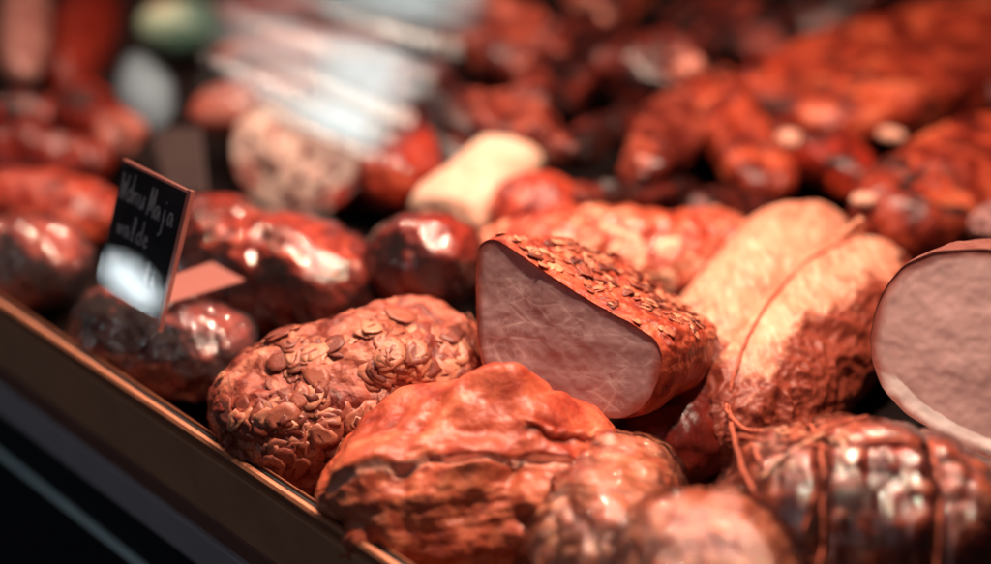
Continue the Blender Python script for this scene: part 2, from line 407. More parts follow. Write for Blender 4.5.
# pale cut meat with a net of fine muscle seams
def cut_mat(name, base, dark, line, scale, fat=None, rot=(0, 0, 0), st=(1, 1, 1), line_amt=.6, bump_ln=-.25, bamt=.32):
    mt, nt = new_mat(name); g = G(nt)
    tc = g.n('ShaderNodeTexCoord').outputs['Object']
    warp = g.n('ShaderNodeTexNoise', Vector=tc, Scale=38, Detail=3).outputs['Color']
    vv = g.mix(.018, tc, warp, 'ADD') if False else g.n('ShaderNodeVectorMath', operation='ADD').outputs[0]
    va = vv.node; g.l(tc, va.inputs[0])
    vs = g.n('ShaderNodeVectorMath', operation='SCALE'); g.l(warp, vs.inputs[0]); vs.inputs['Scale'].default_value = .006
    g.l(vs.outputs[0], va.inputs[1])
    mp = g.mapping(vv, st, rot)
    e1 = g.n('ShaderNodeTexVoronoi', feature='DISTANCE_TO_EDGE', Vector=mp, Scale=scale).outputs[0]
    e2 = g.n('ShaderNodeTexVoronoi', feature='DISTANCE_TO_EDGE', Vector=mp, Scale=scale * 2.6).outputs[0]
    gate = g.ramp(g.noise(tc, 45, 3), [(.42, .1), (.6, 1.0)])
    l1 = g.ramp(e1, [(.0, 1.0), (.03, .55), (.13, .0)]); l2 = g.ramp(e2, [(.0, .5), (.08, .0)])
    big = g.ramp(g.noise(tc, 26, 2), [(.36, .15), (.56, 1.0)]); l1 = g.math('MULTIPLY', l1, big)
    ln = g.math('MAXIMUM', l1, g.math('MULTIPLY', l2, gate))
    c = g.ramp(g.noise(tc, 30, 5, .6, .8), [(.3, dark), (.65, base)])
    c = g.mix(g.math('MULTIPLY', g.noise(tc, 700, 2), .5), c, dark)
    c = g.mix(g.math('MULTIPLY', ln, g.math('MULTIPLY', gate, line_amt)), c, line)
    a = g.n('ShaderNodeAttribute', attribute_name='m').outputs['Fac']
    if fat: c = g.mix(g.ramp(g.math('ADD', a, g.math('MULTIPLY', g.math('SUBTRACT', g.noise(tc, 160, 4), .5), .5)), [(.4, .0), (.6, 1.0)]), c, fat)
    e = g.n('ShaderNodeAttribute', attribute_name='edge').outputs['Fac']
    c = g.mix(g.ramp(g.math('ADD', e, g.math('MULTIPLY', g.math('SUBTRACT', g.noise(tc, 70, 4), .5), .16)), [(.90, .0), (.99, .9)]), c, (.30, .06, .035))
    h = g.math('ADD', g.math('MULTIPLY', ln, bump_ln), g.math('ADD', g.math('MULTIPLY', g.noise(tc, 260, 2, .5), .35), g.noise(tc, 60, 3)))
    nb = g.bump(h, bamt * .8, .0012)
    bs = g.n('ShaderNodeBsdfPrincipled'); g.set(bs, 'Base Color', c)
    g.set(bs, 'Roughness', g.ramp(g.noise(tc, 120, 4), [(.3, .24), (.7, .42)])); g.l(nb, bs.inputs['Normal'])
    g.set(bs, 'Subsurface Weight', .2); bs.inputs['Subsurface Radius'].default_value = (1, .3, .2); g.set(bs, 'Subsurface Scale', .004)
    g.out(bs.outputs[0]); return mt
M['cut_ham'] = cut_mat('cut_ham', (.47, .30, .295), (.33, .185, .185), (.82, .66, .62), 64, fat=(.88, .70, .64), rot=(.0, .75, .2), st=(1.0, 1.0, 1.8), line_amt=.62, bump_ln=-.3, bamt=.22)
M['cut_loaf'] = cut_mat('cut_loaf', (.58, .38, .36), (.49, .30, .285), (.68, .48, .45), 30, fat=(.94, .84, .80), line_amt=.10, bump_ln=-.02, bamt=.07)

# ------------------------------------------------------------------ builders
def outline_resample(pts, n, smooth=2):
    P = np.asarray(pts, float); Q = np.vstack([P, P[:1]])
    L = np.concatenate([[0], np.cumsum(np.linalg.norm(np.diff(Q, axis=0), axis=1))])
    s = np.linspace(0, L[-1], n, endpoint=False)
    R = np.stack([np.interp(s, L, Q[:, k]) for k in range(P.shape[1])], 1)
    for _ in range(smooth * 4):
        R = .5 * R + .25 * (np.roll(R, 1, 0) + np.roll(R, -1, 0))
    return R

def cut_piece(root, p0, nface, outline, adir, length, crust, face, n_out=360, n_len=170, end=.35, shift=None, fat_fn=None, dfn=None, power=2.3, rough_=.0005, names=('crust', 'cut_face')):
    """a piece with one flat cut: outline (photo points) carried onto the cut's own plane, body swept back behind it"""
    nface = nrm(nface)
    O = np.array([on_plane(x, y, p0, nface) for x, y in outline])
    O = outline_resample(O, n_out, 3); C = O.mean(0)
    adir = nrm(adir)
    t = np.concatenate([np.linspace(0, .6, n_len // 2, endpoint=False), .6 + .4 * np.sin(np.linspace(0, math.pi / 2, n_len - n_len // 2))])
    sc = np.maximum(1 - t ** power, 1e-6) ** .5
    sc = 1 - (1 - sc) * (1 - 0) ; 
    V = C + adir * length * t[:, None, None] + (O - C)[None] * sc[:, None, None]
    if shift is not None: V = V + (np.asarray(shift) * (t ** 2)[:, None])[:, None, :]
    N = grid_normals(V)
    T = np.repeat(t[:, None], n_out, 1)
    d = dfn(V, T, N) if dfn else 0
    V = V + N * (d * np.clip(sc / .3, 0, 1)[:, None])[..., None]
    V[-1] = V[-1].mean(0)
    link(names[0], V.reshape(-1, 3), oriented(V), crust, root)
    # the cut: rings from the rim inwards, sunk a hair behind the crust's edge
    k = 90
    rr = np.linspace(1, 0, k)
    R = V[0]; C2 = R.mean(0)
    Fv = C2 + (R - C2)[None] * (rr[:, None, None] * .998)
    a = fbm(Fv * 60, 3) * rough_ + fbm(Fv * 22 + 5, 2) * .0010
    a = a * np.clip((1 - rr) * 12, 0, 1)[:, None]
    Fv = Fv + nface * (a * (1 if np.dot(nface, CAM - C) > 0 else -1) - .0006)[..., None]
    e = np.repeat(rr[:, None], n_out, 1)
    m = fat_fn(Fv, e) if fat_fn else e * 0
    f = grid_faces(k, n_out)
    link(names[1], Fv.reshape(-1, 3), f, face, root, attr={'edge': e, 'm': m})
    return V, N

def scatter_flakes(name, mat, parent, V, N, prob, count, size, thick=.0009, tilt=.45, cup=.25, seed=3, asp=.62, ribs=9, stray=None):
    rng = np.random.default_rng(seed)
    n, m = V.shape[:2]
    for _ in range(3):
        N = sum(np.roll(np.roll(N, a, 0), b, 1) for a in (-5, 0, 5) for b in (-5, 0, 5))
        N = N / np.maximum(np.linalg.norm(N, axis=-1, keepdims=True), 1e-9)
    w = prob(V, N).ravel().astype(float)
    # weigh by cell area
    du = np.linalg.norm(np.gradient(V, axis=0), axis=-1); dv = np.linalg.norm(np.gradient(V, axis=1), axis=-1)
    w = np.clip(w, 0, None) * (du * dv).ravel(); w /= w.sum()
    idx = rng.choice(n * m, count, p=w)
    Vf, Nf = V.reshape(-1, 3)[idx], N.reshape(-1, 3)[idx]
    vs, fs, rn = [], [], []; b = 0
    K = 12
    th = np.linspace(0, 2 * math.pi, K, endpoint=False)
    for p, nn in zip(Vf, Nf):
        ax = nrm(nn + tilt * rng.normal(size=3) * .6)
        s = nrm(np.cross(ax, rng.normal(size=3))); u = np.cross(ax, s)
        L = size * rng.uniform(.6, 1.35); wd = L * asp * rng.uniform(.75, 1.2)
        cu = cup * rng.uniform(-.4, 1.4)
        prof = 1 + .12 * rng.normal(size=K)
        if rng.random() < .3: prof[rng.integers(0, K)] *= .6
        ring = []
        for rad in (.0, .55, 1.0):
            for side in (1,):
                pts = p + ax * thick * .8 + (rad * prof * np.cos(th))[:, None] * s * L * .5 + (rad * prof * (np.sin(th) * (1 - .35 * np.cos(th))))[:, None] * u * wd * .5 + ax * (cu * L * .35 * rad ** 2 * np.sin(th) ** 2)[:, None]
                ring.append(pts)
        top = np.concatenate([ring[0][:1], ring[1], ring[2]])
        bot = np.concatenate([ring[0][:1], ring[1], ring[2]]) - ax * thick
        vs.append(top); vs.append(bot)
        T0, B0 = b, b + 2 * K + 1
        for j in range(K):
            j2 = (j + 1) % K
            fs.append((T0, T0 + 1 + j, T0 + 1 + j2))
            fs.append((T0 + 1 + j, T0 + 1 + K + j, T0 + 1 + K + j2, T0 + 1 + j2))
            fs.append((T0 + 1 + K + j, B0 + 1 + K + j, B0 + 1 + K + j2, T0 + 1 + K + j2))
            fs.append((B0, B0 + 1 + j2, B0 + 1 + j)); fs.append((B0 + 1 + j, B0 + 1 + j2, B0 + 1 + K + j2, B0 + 1 + K + j))
        rn += [rng.random()] * (2 * (2 * K + 1)); b += 2 * (2 * K + 1)
    o = link(name, np.concatenate(vs), fs, mat, parent, attr={'rnd': rn}, smooth=True)
    o['kind'] = 'stuff'
    return o

def film_over(V, parent, mat=None, off=.0012, seed=0, amp=.0022, name='plastic_wrap', sc=30):
    N = grid_normals(V)
    d = off + amp * np.abs(ridge(V * sc + seed, 2)) + amp * .12 * np.abs(perlin(V * 120 + seed))
    rad = np.linalg.norm(V - V.mean(1, keepdims=True), axis=-1).mean(1); rad = rad / rad.max()
    d = off + (d - off) * np.clip((rad - .15) / .4, 0, 1)[:, None]
    ax = V[-1, 0] - V[0, 0]; ax = ax / np.linalg.norm(ax)
    k = np.clip((rad - .05) / .2, 0, 1)[:, None, None]; sg_ = np.where(np.arange(len(V)) < len(V) / 2, -1, 1)[:, None, None]
    N = N * k + (1 - k) * ax * sg_
    Vf = V + N * d[..., None]
    Vf[0] = Vf[0].mean(0); Vf[-1] = Vf[-1].mean(0)
    return link(name, Vf.reshape(-1, 3), oriented(Vf), mat or M['film'], parent)

def lump(amp, sc, fine=.0, fsc=120, oct=3):
    def f(P, T, TH):
        d = amp * fbm(P * sc, oct)
        if fine: d = d + fine * fbm(P * fsc, 3)
        return d
    return f

def wrapped(name, label, cat, mat, a, b, rpx, z, asp=.9, group=None, seed=0, amp=.004, sc=22, film='film', n=120, m=100, z2=None, famp=.0010, **kw):
    A, B = Pz(*a, z), Pz(*b, z if z2 is None else z2)
    c = (A + B) / 2; r = px2m(c, rpx)
    root = empty(name, (c[0], c[1], 0), label, cat, group)
    o, V = body('meat', mat, A, B, r, r * asp, root, ret=True, n=n, m=m, disp=lump(amp, sc, .0014, 75), seed=seed, **kw)
    if film: film_over(V, root, M[film], seed=seed, amp=famp)
    return root, V
def solid(name, label, cat, mat, a, b, rpx, z, asp=.9, group=None, seed=0, amp=.004, sc=22, fine=.001, fsc=90, n=110, m=80, z2=None, **kw):
    A, B = Pz(*a, z), Pz(*b, z if z2 is None else z2)
    c = (A + B) / 2; r = px2m(c, rpx)
    o, V = body(name, mat, A, B, r, r * asp, None, ret=True, n=n, m=m, disp=lump(amp, sc, fine, fsc), seed=seed, **kw)
    tag(o, label, cat, group)
    return o, V

# ================================================================== the display case
rim0 = Pz(0, 300, .05); rim0 = rim0 - EDGE * 0.0
def along(s, o, z):      # s metres along the case from rim0 (away), o metres inwards, z height
    return rim0 + EDGE * s + INW * o + np.array([0, 0, z - .05])
case = empty('display_case', along(-.3, 0, 0), 'brown and black refrigerated counter front with copper coloured rim under the meat', 'display case')
def strip(name, prof, mat, s0=-1.4, s1=2.2, n=2, closed=True):
    P = np.array([[along(s, o, z) for o, z in prof] for s in np.linspace(s0, s1, n)])
    f = [tuple(x) for x in grid_faces(n, len(prof), closed)]
    f += [tuple(range(len(prof))), tuple((n - 1) * len(prof) + k for k in range(len(prof)))[::-1]]
    return link(name, P.reshape(-1, 3), f, mat, case, smooth=False)
def bar(name, o0, o1, z0, z1, mat, bev=.0008, **k):
    b = bev
    return strip(name, [(o0, z0 + b), (o0, z1 - b), (o0 + b, z1), (o1 - b, z1), (o1, z1 - b), (o1, z0 + b), (o1 - b, z0), (o0 + b, z0)], mat, **k)
bar('copper_rim', -.0035, .0015, .0425, .0500, M['copper'], .0015)
bar('inner_channel', .0018, .0046, .0300, .0478, M['black'])
bar('inner_lip', .0048, .0056, .0300, .0490, M['copper'], .0003)
bar('front_panel', -.0050, .0010, -.0020, .0420, M['rim_brown'])
bar('lower_border', -.0052, .0010, -.0165, -.0025, M['rim_dark'])
bar('grey_band', -.0080, .0010, -.0440, -.0170, M['blue_grey'])
bar('kick_panel', -.0060, .0010, -.0820, -.0445, M['black'])
bar('steel_trim', -.0095, -.0010, -.0858, -.0825, M['steel'])
bar('base_panel', -.0065, .0010, -.6, -.0863, M['black'])
# tray: a dark pan, with the back wall of the case
P = [along(-1.4, .0060, .006), along(2.6, .0060, .006), along(2.6, 2.4, .006), along(-1.4, 2.4, .006)]
Q = [p - Z * .02 for p in P]
link('tray', P + Q, [(0, 1, 2, 3), (7, 6, 5, 4), (0, 4, 5, 1), (1, 5, 6, 2), (2, 6, 7, 3), (3, 7, 4, 0)], M['tray'], case, smooth=False)
P = [along(-1.4, 1.5, .007), along(2.6, 1.5, .007), along(2.6, 1.5, .8), along(-1.4, 1.5, .8)]
Q = [p + INW * .02 for p in P]
link('back_wall', P + Q, [(0, 1, 2, 3), (7, 6, 5, 4), (0, 4, 5, 1), (1, 5, 6, 2), (2, 6, 7, 3), (3, 7, 4, 0)], M['wall'], case, smooth=False)

# ================================================================== cut ham in the middle
p0 = Pd(575, 335, .74)
root = empty('cut_ham', (p0[0], p0[1] + .03, .03), 'half smoked ham in the middle with pale cut face and seed crusted rind', 'ham')
out = [(479, 246), (487, 239), (498, 240), (512, 249), (530, 262), (555, 279), (585, 298), (612, 314), (640, 329), (656, 340), (662, 356), (659, 376), (651, 396),
       (639, 410), (622, 418), (600, 418), (575, 409), (545, 398), (515, 388), (494, 380), (483, 366), (478, 340), (477, 300), (477, 268)]
def ham_d(V, T, N):
    topw = np.clip(N[..., 2] * 1.6, 0, 1)
    d = .0018 * fbm(V * 45, 4) + .0020 * np.abs(fbm(V * 130, 3)) * topw + .0035 * fbm(V * 16, 2)
    return d * np.clip(T * 14 + .25, 0, 1)
def ham_fat(Fv, e):
    g = (Fv - Fv[0].mean(0)); 
    low = (-(g @ UP) / .045)
    return np.clip((low - .35) * .9, 0, 1) * .55 + np.clip((-(g @ RT) / .05 - .75), 0, 1) * .8
Vh, Nh = cut_piece(root, p0, (-.42, -.80, .36), out, (.66, .66, -.26), .105, M['ham_crust'], M['cut_ham'], dfn=ham_d, fat_fn=ham_fat, shift=(0, 0, -.004), power=3.0)
def top_only(V, N):
    T = np.linspace(0, 1, V.shape[0])[:, None]
    return np.clip(N[..., 2] - .25, 0, 1) * (fbm(V * 26, 2) > -.1) * (T > .03) * (T < .97)
scatter_flakes('seed_crust', M['seed'], root, Vh, Nh, top_only, 330, .0080, thick=.0007, tilt=.22, cup=.3, seed=4, asp=.55)

# ================================================================== loaf of ham at the right edge
p1 = Pd(975, 350, .70)
root = empty('ham_loaf', (p1[0] + .03, p1[1] + .06, .03), 'large pale pink ham loaf cut across with thin grey rind and white fat edge', 'ham')
out = [(905, 264), (888, 283), (876, 308), (870, 338), (872, 362), (882, 388), (905, 413), (945, 438), (991, 460), (1045, 476), (1100, 455), (1128, 400), (1122, 330), (1085, 280), (1035, 254), (985, 248), (935, 251)]
def loaf_fat(Fv, e):
    g = Fv - Fv[0].mean(0); low = -(g @ UP) / .06
    lft = np.clip((e - .93) * 14, 0, 1)
    return np.clip((e - .78) * 14, 0, 1) * np.clip(low * 4 - .3, 0, 1) + .35 * lft
cut_piece(root, p1, (-.50, -.78, .38), out, (.50, .82, -.30), .16, M['rind_grey'], M['cut_loaf'], dfn=lambda V, T, N: (.0012 * fbm(V * 50, 4) + .002 * fbm(V * 20, 2)) * np.clip(T * 10 + .1, 0, 1),
          fat_fn=loaf_fat, power=3.2, names=('rind', 'cut_face'))

# ================================================================== almond crusted piece
A, B = Pz(232, 432, .045), Pz(462, 362, .055)
c = (A + B) / 2
root = empty('almond_roast', (c[0], c[1], 0), 'brown roast covered in flaked almonds right behind the copper rim', 'roast')
def alm(P, T, TH):
    return .008 * fbm(P * 18, 3) + .0016 * fbm(P * 80, 4) + .0014 * ridge(P * 45, 3)
o, V = body('meat', M['almond_body'], A - (B - A) * .06, B + (B - A) * .10, px2m(c, 96), px2m(c, 78), root, ret=True, n=320, m=300, disp=alm, p=2.6, q=2.3)
N = grid_normals(V)
front = Pz(285, 435, .07)
def aprob(V, N):
    up = np.clip(N[..., 2] + .35, 0, 1)
    c1 = Pz(385, 350, .10)
    g = np.exp(-np.sum((V - c1) ** 2, -1) / .038 ** 2) * 1.0 + np.exp(-np.sum((V - front) ** 2, -1) / .022 ** 2) * 1.3 + .006
    return up * g * (fbm(V * 34 + 3, 3) > -.02)
scatter_flakes('almond_flakes', M['flake'], root, V, N, aprob, 380, .0150, thick=.0005, tilt=.10, cup=.10, seed=8, asp=.66)

# ================================================================== smoked two-lobed piece in front
c = Pz(450, 470, .06)
root = empty('smoked_shoulder', (c[0], c[1], 0), 'glossy reddish smoked shoulder with a pale fat seam in front of the cut ham', 'smoked meat')
SA, SB = Pz(318, 515, .034), Pz(622, 472, .048)
tmp = body('tmp', M['smoked'], SA, SB, px2m(c, 112), px2m(c, 100), root, n=120, m=120, p=2.7, q=2.1)
h0 = surf([tmp]); tm = tmp.data; bpy.data.objects.remove(tmp); bpy.data.meshes.remove(tm)
CR = [h0(x, y) for x, y in ((338, 494), (352, 486), (380, 474), (410, 465), (440, 459), (480, 457), (520, 459), (560, 462), (584, 468))]
CR = np.array([p for p in CR if p is not None])
PK = h0(505, 398, 0, Pz(505, 398, .12)); RG = [h0(x, y, 0, Pz(x, y, .11)) for x, y in ((455, 410), (480, 400), (505, 396), (535, 410), (565, 425))]
def crease(P):
    best = np.full(P.shape[:-1], 1e9); side = np.zeros(P.shape[:-1])
    Q = P + .0045 * np.stack([perlin(P * 50), perlin(P * 50 + 40), perlin(P * 50 + 80)], -1)
    for a, b in zip(CR[:-1], CR[1:]):
        d = b - a; t = np.clip(((Q - a) @ d) / (d @ d), 0, 1)
        v = Q - (a + t[..., None] * d); r = np.linalg.norm(v, axis=-1)
        # the far side of the line, seen from the customer's side, is the upper fold
        k = r < best; side = np.where(k, np.sign((v @ UP) - .0 * r), side); best = np.minimum(best, r)
    return best, side
def sh_d(P, T, TH):
    r, sd = crease(P); top = np.clip(np.sin(TH) * 2.5 + .3, 0, 1)
    width = np.interp(T, [0, .3, .7, 1], [1.5, 1.0, .8, .7])
    d = -.0075 * np.exp(-(r / (.0020 * width)) ** 2) * top
    d = d + np.where(sd > 0,   .0034 * np.exp(-(r / .018) ** 2), .0030 * np.exp(-(r / .018) ** 2)) * top
    d = d + .013 * np.exp(-np.sum((P - PK) ** 2, -1) / .024 ** 2) + .003 * np.exp(-np.sum((P - PK) ** 2, -1) / .012 ** 2)
    for q in RG: d = d + .0035 * np.exp(-np.sum((P - q) ** 2, -1) / .010 ** 2)
    d = d - .008 * np.exp(-np.sum((P - DP) ** 2, -1) / .020 ** 2) - .009 * np.exp(-np.sum((P - DQ) ** 2, -1) / .022 ** 2)
    al = (P @ AX)[..., None] * AX; Q_ = P - al * .72
    fib = np.where(sd > 0, .35, .55)
    d = d + .0085 * fbm(P * 17 + 2, 3) + (.0007 * ridge(Q_ * 40, 3) + .0006 * fbm(Q_ * 170, 2)) + (sd <= 0) * .0030 * fbm(P * 34 + 9, 3) + .0008 * fbm(P * 90, 3)
    d = d - .006 * np.exp(-(perlin(P * 16 + 60) / .07) ** 2) * np.where(sd > 0, .35, 1)
    return d, {'m': np.exp(-(r / (.0030 * width)) ** 2) * 1.15 * top, 'o': np.where(sd > 0, 0.0, 1.0) * np.clip(r / .004, 0, 1)}
DP = h0(395, 425, 0, Pz(395, 425, .1)); DQ = h0(580, 400, 0, Pz(590, 412, .1))
A, B = SA, SB
AX = nrm(B - A)
b1 = body('meat', M['smoked'], A, B, px2m(c, 112), px2m(c, 100), root, n=420, m=420, disp=sh_d, p=2.7, q=2.1)
hit = surf([b1])
pts = [hit(x, y, .0008, Pz(x, y, .09)) for x, y in ((524, 420), (545, 430), (566, 437), (584, 438), (598, 436))]
tube('torn_flap', pts, np.interp(np.linspace(0, 1, 90), [0, .3, .7, 1], [.0006, .0030, .0026, .0006]) * (1 + .25 * np.sin(np.linspace(0, 30, 90))), M['smoked'], root, m=16, n=90, wob=.003)

# ================================================================== tied loin
LOBES = ((Pz(668, 405, .042), Pz(826, 226, .058), 66, 64), (Pz(712, 462, .030), Pz(886, 262, .052), 70, 74))
c = (LOBES[1][0] + LOBES[1][1]) / 2
root = empty('tied_loin', (c[0], c[1], 0), 'pale golden loin tied lengthwise with red twine behind the cut ham', 'smoked meat')
lob = []
for k, (A, B, w_, h_) in enumerate(LOBES):
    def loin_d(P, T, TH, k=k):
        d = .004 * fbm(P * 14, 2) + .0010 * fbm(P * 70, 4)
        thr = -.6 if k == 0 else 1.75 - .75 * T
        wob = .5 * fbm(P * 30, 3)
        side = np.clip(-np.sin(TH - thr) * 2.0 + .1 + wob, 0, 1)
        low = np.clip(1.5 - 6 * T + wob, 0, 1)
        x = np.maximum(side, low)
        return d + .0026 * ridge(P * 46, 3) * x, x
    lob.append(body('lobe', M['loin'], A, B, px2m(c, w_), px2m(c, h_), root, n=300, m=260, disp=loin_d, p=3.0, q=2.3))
lh = surf(lob)
pts = [lh(x, y, .0012, Pz(x, y, .09)) for x, y in ((852, 240), (836, 247), (815, 258), (792, 277), (770, 303), (752, 332), (739, 362), (731, 390), (729, 408))]
pts += [Pz(732, 430, .090), Pz(742, 468, .092), Pz(758, 500, .090)]
tube('twine', pts, .0011, M['string'], root, m=12, n=300, twist=900, wob=.0008)
kn = lh(856, 238, .003, Pz(856, 238, .09))
tube('twine_loop', [kn + np.array(v) for v in ((-.012, -.004, .0), (-.004, 0, .004), (.002, .0, .010), (.004, 0, .004), (.001, 0, -.003), (-.006, 0, -.001))], .0016, M['string_pale'], root, m=10, n=70, twist=900)
tube('cross_twine', [Pz(725, 405, .080), Pz(733, 420, .086), Pz(752, 430, .088), Pz(775, 430, .088), Pz(800, 424, .086)], .0011, M['string'], root, n=90, twist=900, wob=.001)

# dark brown piece underneath the cut ham, the ham's shadow also put into its colour
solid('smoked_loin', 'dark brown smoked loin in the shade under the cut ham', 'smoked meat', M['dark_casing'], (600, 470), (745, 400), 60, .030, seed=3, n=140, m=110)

# ================================================================== netted, wrapped pieces in front
A, B = Pz(722, 545, .034), Pz(985, 590, .030)
c = (A + B) / 2
root = empty('tied_wrapped_ham', (c[0], c[1], 0), 'dark red ham in clear film tied crosswise with twine knots in bottom right corner', 'ham')
def net_d(P, T, TH):
    d = .008 * fbm(P * 16 + 4, 2) + .0030 * fbm(P * np.array([60, 28, 30]), 3)
    r1 = np.minimum.reduce([np.abs(T - t0 - .03 * np.sin(TH * 2)) / .020 for t0 in (.30, .62)]); r2 = np.abs(TH - 1.55) / .05
    d = d - .0050 * np.exp(-r1 ** 2) - .0045 * np.exp(-r2 ** 2)
    # pleats that run into the twine
    d = d + .0007 * np.sin(TH * 30 + 9 * perlin(P * 26)) * np.exp(-r1 / 3.5) + .0005 * np.sin(T * 90 + 9 * perlin(P * 28)) * np.exp(-r2 / 3.5)
    return d
o, V = body('meat', M['wrap_brown2'], A - (B - A) * .08, B + (B - A) * .18, px2m(c, 145), px2m(c, 150), root, ret=True, n=300, m=260, disp=net_d, p=2.5, q=2.2)
film_over(V, root, M['film_shiny'], seed=2, amp=.0016, sc=26)
nh = surf([o])
Nn = grid_normals(V)
def on(V, N, t, th, off=.0025):
    i = int(np.argmin(np.abs((.5 - .5 * np.cos(np.linspace(0, math.pi, V.shape[0]))) - t))); j = int(th / (2 * math.pi) * V.shape[1]) % V.shape[1]
    return V[i, j] + N[i, j] * off
for t0 in (.30, .62):
    ths = np.linspace(.2, 2.9, 14)
    tube('twine', [on(V, Nn, t0 + .03 * math.sin(h * 2), h) for h in ths], .0011, M['string'], root, n=160, twist=900, wob=.001)
for h0 in (1.55,):
    tube('twine', [on(V, Nn, t, h0) for t in np.linspace(.12, .9, 12)], .0011, M['string'], root, n=160, twist=900, wob=.001)
def lay(pts, r=.0011, mat='string', n=90, lift=.0012):
    P = [nh(x, y, lift) for x, y in pts]; zf = [p for p in P if p is not None] or [Pz(*pts[-1], .10)]
    P = [p if p is not None else Pd(x, y, depth(zf[0])) for p, (x, y) in zip(P, pts)]
    return tube('loose_twine', P, r, M[mat], root, n=n, twist=900, wob=.0005)
lay([(738, 436), (768, 444), (800, 440), (832, 428), (866, 420)])
lay([(764, 478), (786, 458), (806, 444), (826, 434)], mat='string_pale')
lay([(800, 436), (822, 440), (844, 446), (842, 470)], mat='string_pale')
lay([(752, 446), (760, 462), (768, 476)])
lay([(815, 470), (812, 500), (804, 530)])
for (x, y) in ((783, 438), (843, 441)):
    k = nh(x, y, .002, Pz(x, y, .10))
    tube('knot', [k + .0022 * np.array([math.cos(a) * (1 + .3 * math.cos(2 * a)), math.sin(a), .8 * math.sin(1.5 * a)]) for a in np.linspace(0, 4 * math.pi, 16)], .0011, M['string_pale'], root, n=90, twist=900)

wrapped('wrapped_knuckle', 'small dark red knuckle in shiny film between smoked shoulder and tied ham', 'smoked meat', M['wrap_light'], (590, 620), (628, 455), 76, .050, seed=5, amp=.0035, sc=18, n=200, m=180, famp=.003, film='film_shiny')
wrapped('wrapped_loin', 'light orange loin in glistening clear film at the bottom edge', 'smoked meat', M['wrap_light'], (600, 612), (805, 600), 118, .050, seed=9, amp=.004, sc=16, n=220, m=200, famp=.003, film='film_shiny')

# ================================================================== behind the cut ham
A, B = Pz(468, 262, .045), Pz(775, 262, .045)
c = (A + B) / 2
o, V = body('seeded_roll', M['roll_red'], A, B, px2m(c, 60), px2m(c, 56), None, ret=True, n=200, m=150, disp=lump(.005, 20, .0022, 90), p=2.8, q=2.3)
tag(o, 'long reddish orange roll with pale lumps lying behind the cut ham', 'sausage')

solid('cheese_sausage', 'cream coloured blunt sausage between two shiny red ones', 'sausage', M['pale_casing'], (442, 228), (512, 166), 42, .055, seed=1, amp=.002, p=12, q=5, sq=2.6)
wrapped('smoked_sausage', 'short shiny red brown sausage with a single bright glint beside the cream one', 'sausage', M['wrap_red'], (490, 218), (582, 206), 42, .065, film=None, seed=2, amp=.002)
wrapped('red_knuckle', 'glossy bright red knuckle in film behind the almond roast', 'smoked meat', M['casing_red'], (372, 262), (486, 270), 58, .060, seed=3, amp=.004)
wrapped('red_sausage', 'dark red shiny sausage left of the cream coloured one', 'sausage', M['casing_red'], (372, 190), (440, 150), 44, .050, seed=4, film=None)
wrapped('wrapped_ham', 'big brown red ham in shiny film to the right of the price sign', 'ham', M['wrap_red'], (165, 258), (378, 306), 76, .044, seed=6, n=160, m=140, film='film')
wrapped('wrapped_ham', 'dark ham in hazy film squeezed against the rim below the price sign', 'ham', M['wrap_brown'], (82, 316), (248, 366), 60, .044, seed=7, n=170, m=150, film='film_milky')
wrapped('wrapped_ham', 'blurred red ham in glittering film at the left edge above the rim', 'ham', M['wrap_red'], (-60, 268), (92, 262), 50, .045, seed=8, film='film_milky')
wrapped('wrapped_ham', 'blurred brick red ham behind the one at the left edge', 'ham', M['wrap_red'], (-40, 200), (118, 218), 44, .035, seed=9, film=None)

# tongue sausage with a mottled cut end
p2 = Pd(303, 160, 1.08)
root = empty('tongue_sausage', (p2[0], p2[1], .02), 'thick dark sausage whose cream cut end is mottled with red', 'sausage')
out = [(232, 150), (236, 122), (255, 105), (285, 98), (320, 103), (350, 118), (368, 145), (366, 175), (345, 200), (315, 217), (285, 215), (255, 198), (238, 178)]
cut_piece(root, p2, (-.34, -.68, .64), out, (.80, .60, -.18), .16, M['dark_casing'], M['tongue_face'], n_out=160, n_len=80, dfn=lambda V, T, N: .002 * fbm(V * 20, 2) * np.clip(T * 9, 0, 1), power=4, names=('casing', 'cut_face'))
fn_ = nrm((-.34, -.68, .64))
for (x, y, r_) in ((262, 158, 7), (272, 168, 8), (300, 178, 5), (322, 186, 6), (306, 152, 5), (285, 192, 4), (250, 140, 5), (335, 172, 4), (292, 202, 5), (320, 206, 5)):
    q = on_plane(x, y, p2, fn_) + fn_ * .0012; a_, s_, u_ = frame(fn_); rm = r_ * depth(q) / F
    ring = [q + (s_ * math.cos(h) + u_ * math.sin(h)) * rm * (1 + .3 * math.sin(3 * h + x)) for h in np.linspace(0, 2 * math.pi, 16, endpoint=False)]
    V_ = [q + fn_ * .0006] + ring + [p - fn_ * .004 for p in ring]
    link('meat_fleck', V_, [(0, 1 + k, 1 + (k + 1) % 16) for k in range(16)] + [(1 + k, 17 + k, 17 + (k + 1) % 16, 1 + (k + 1) % 16) for k in range(16)], M['dark_casing'], root)
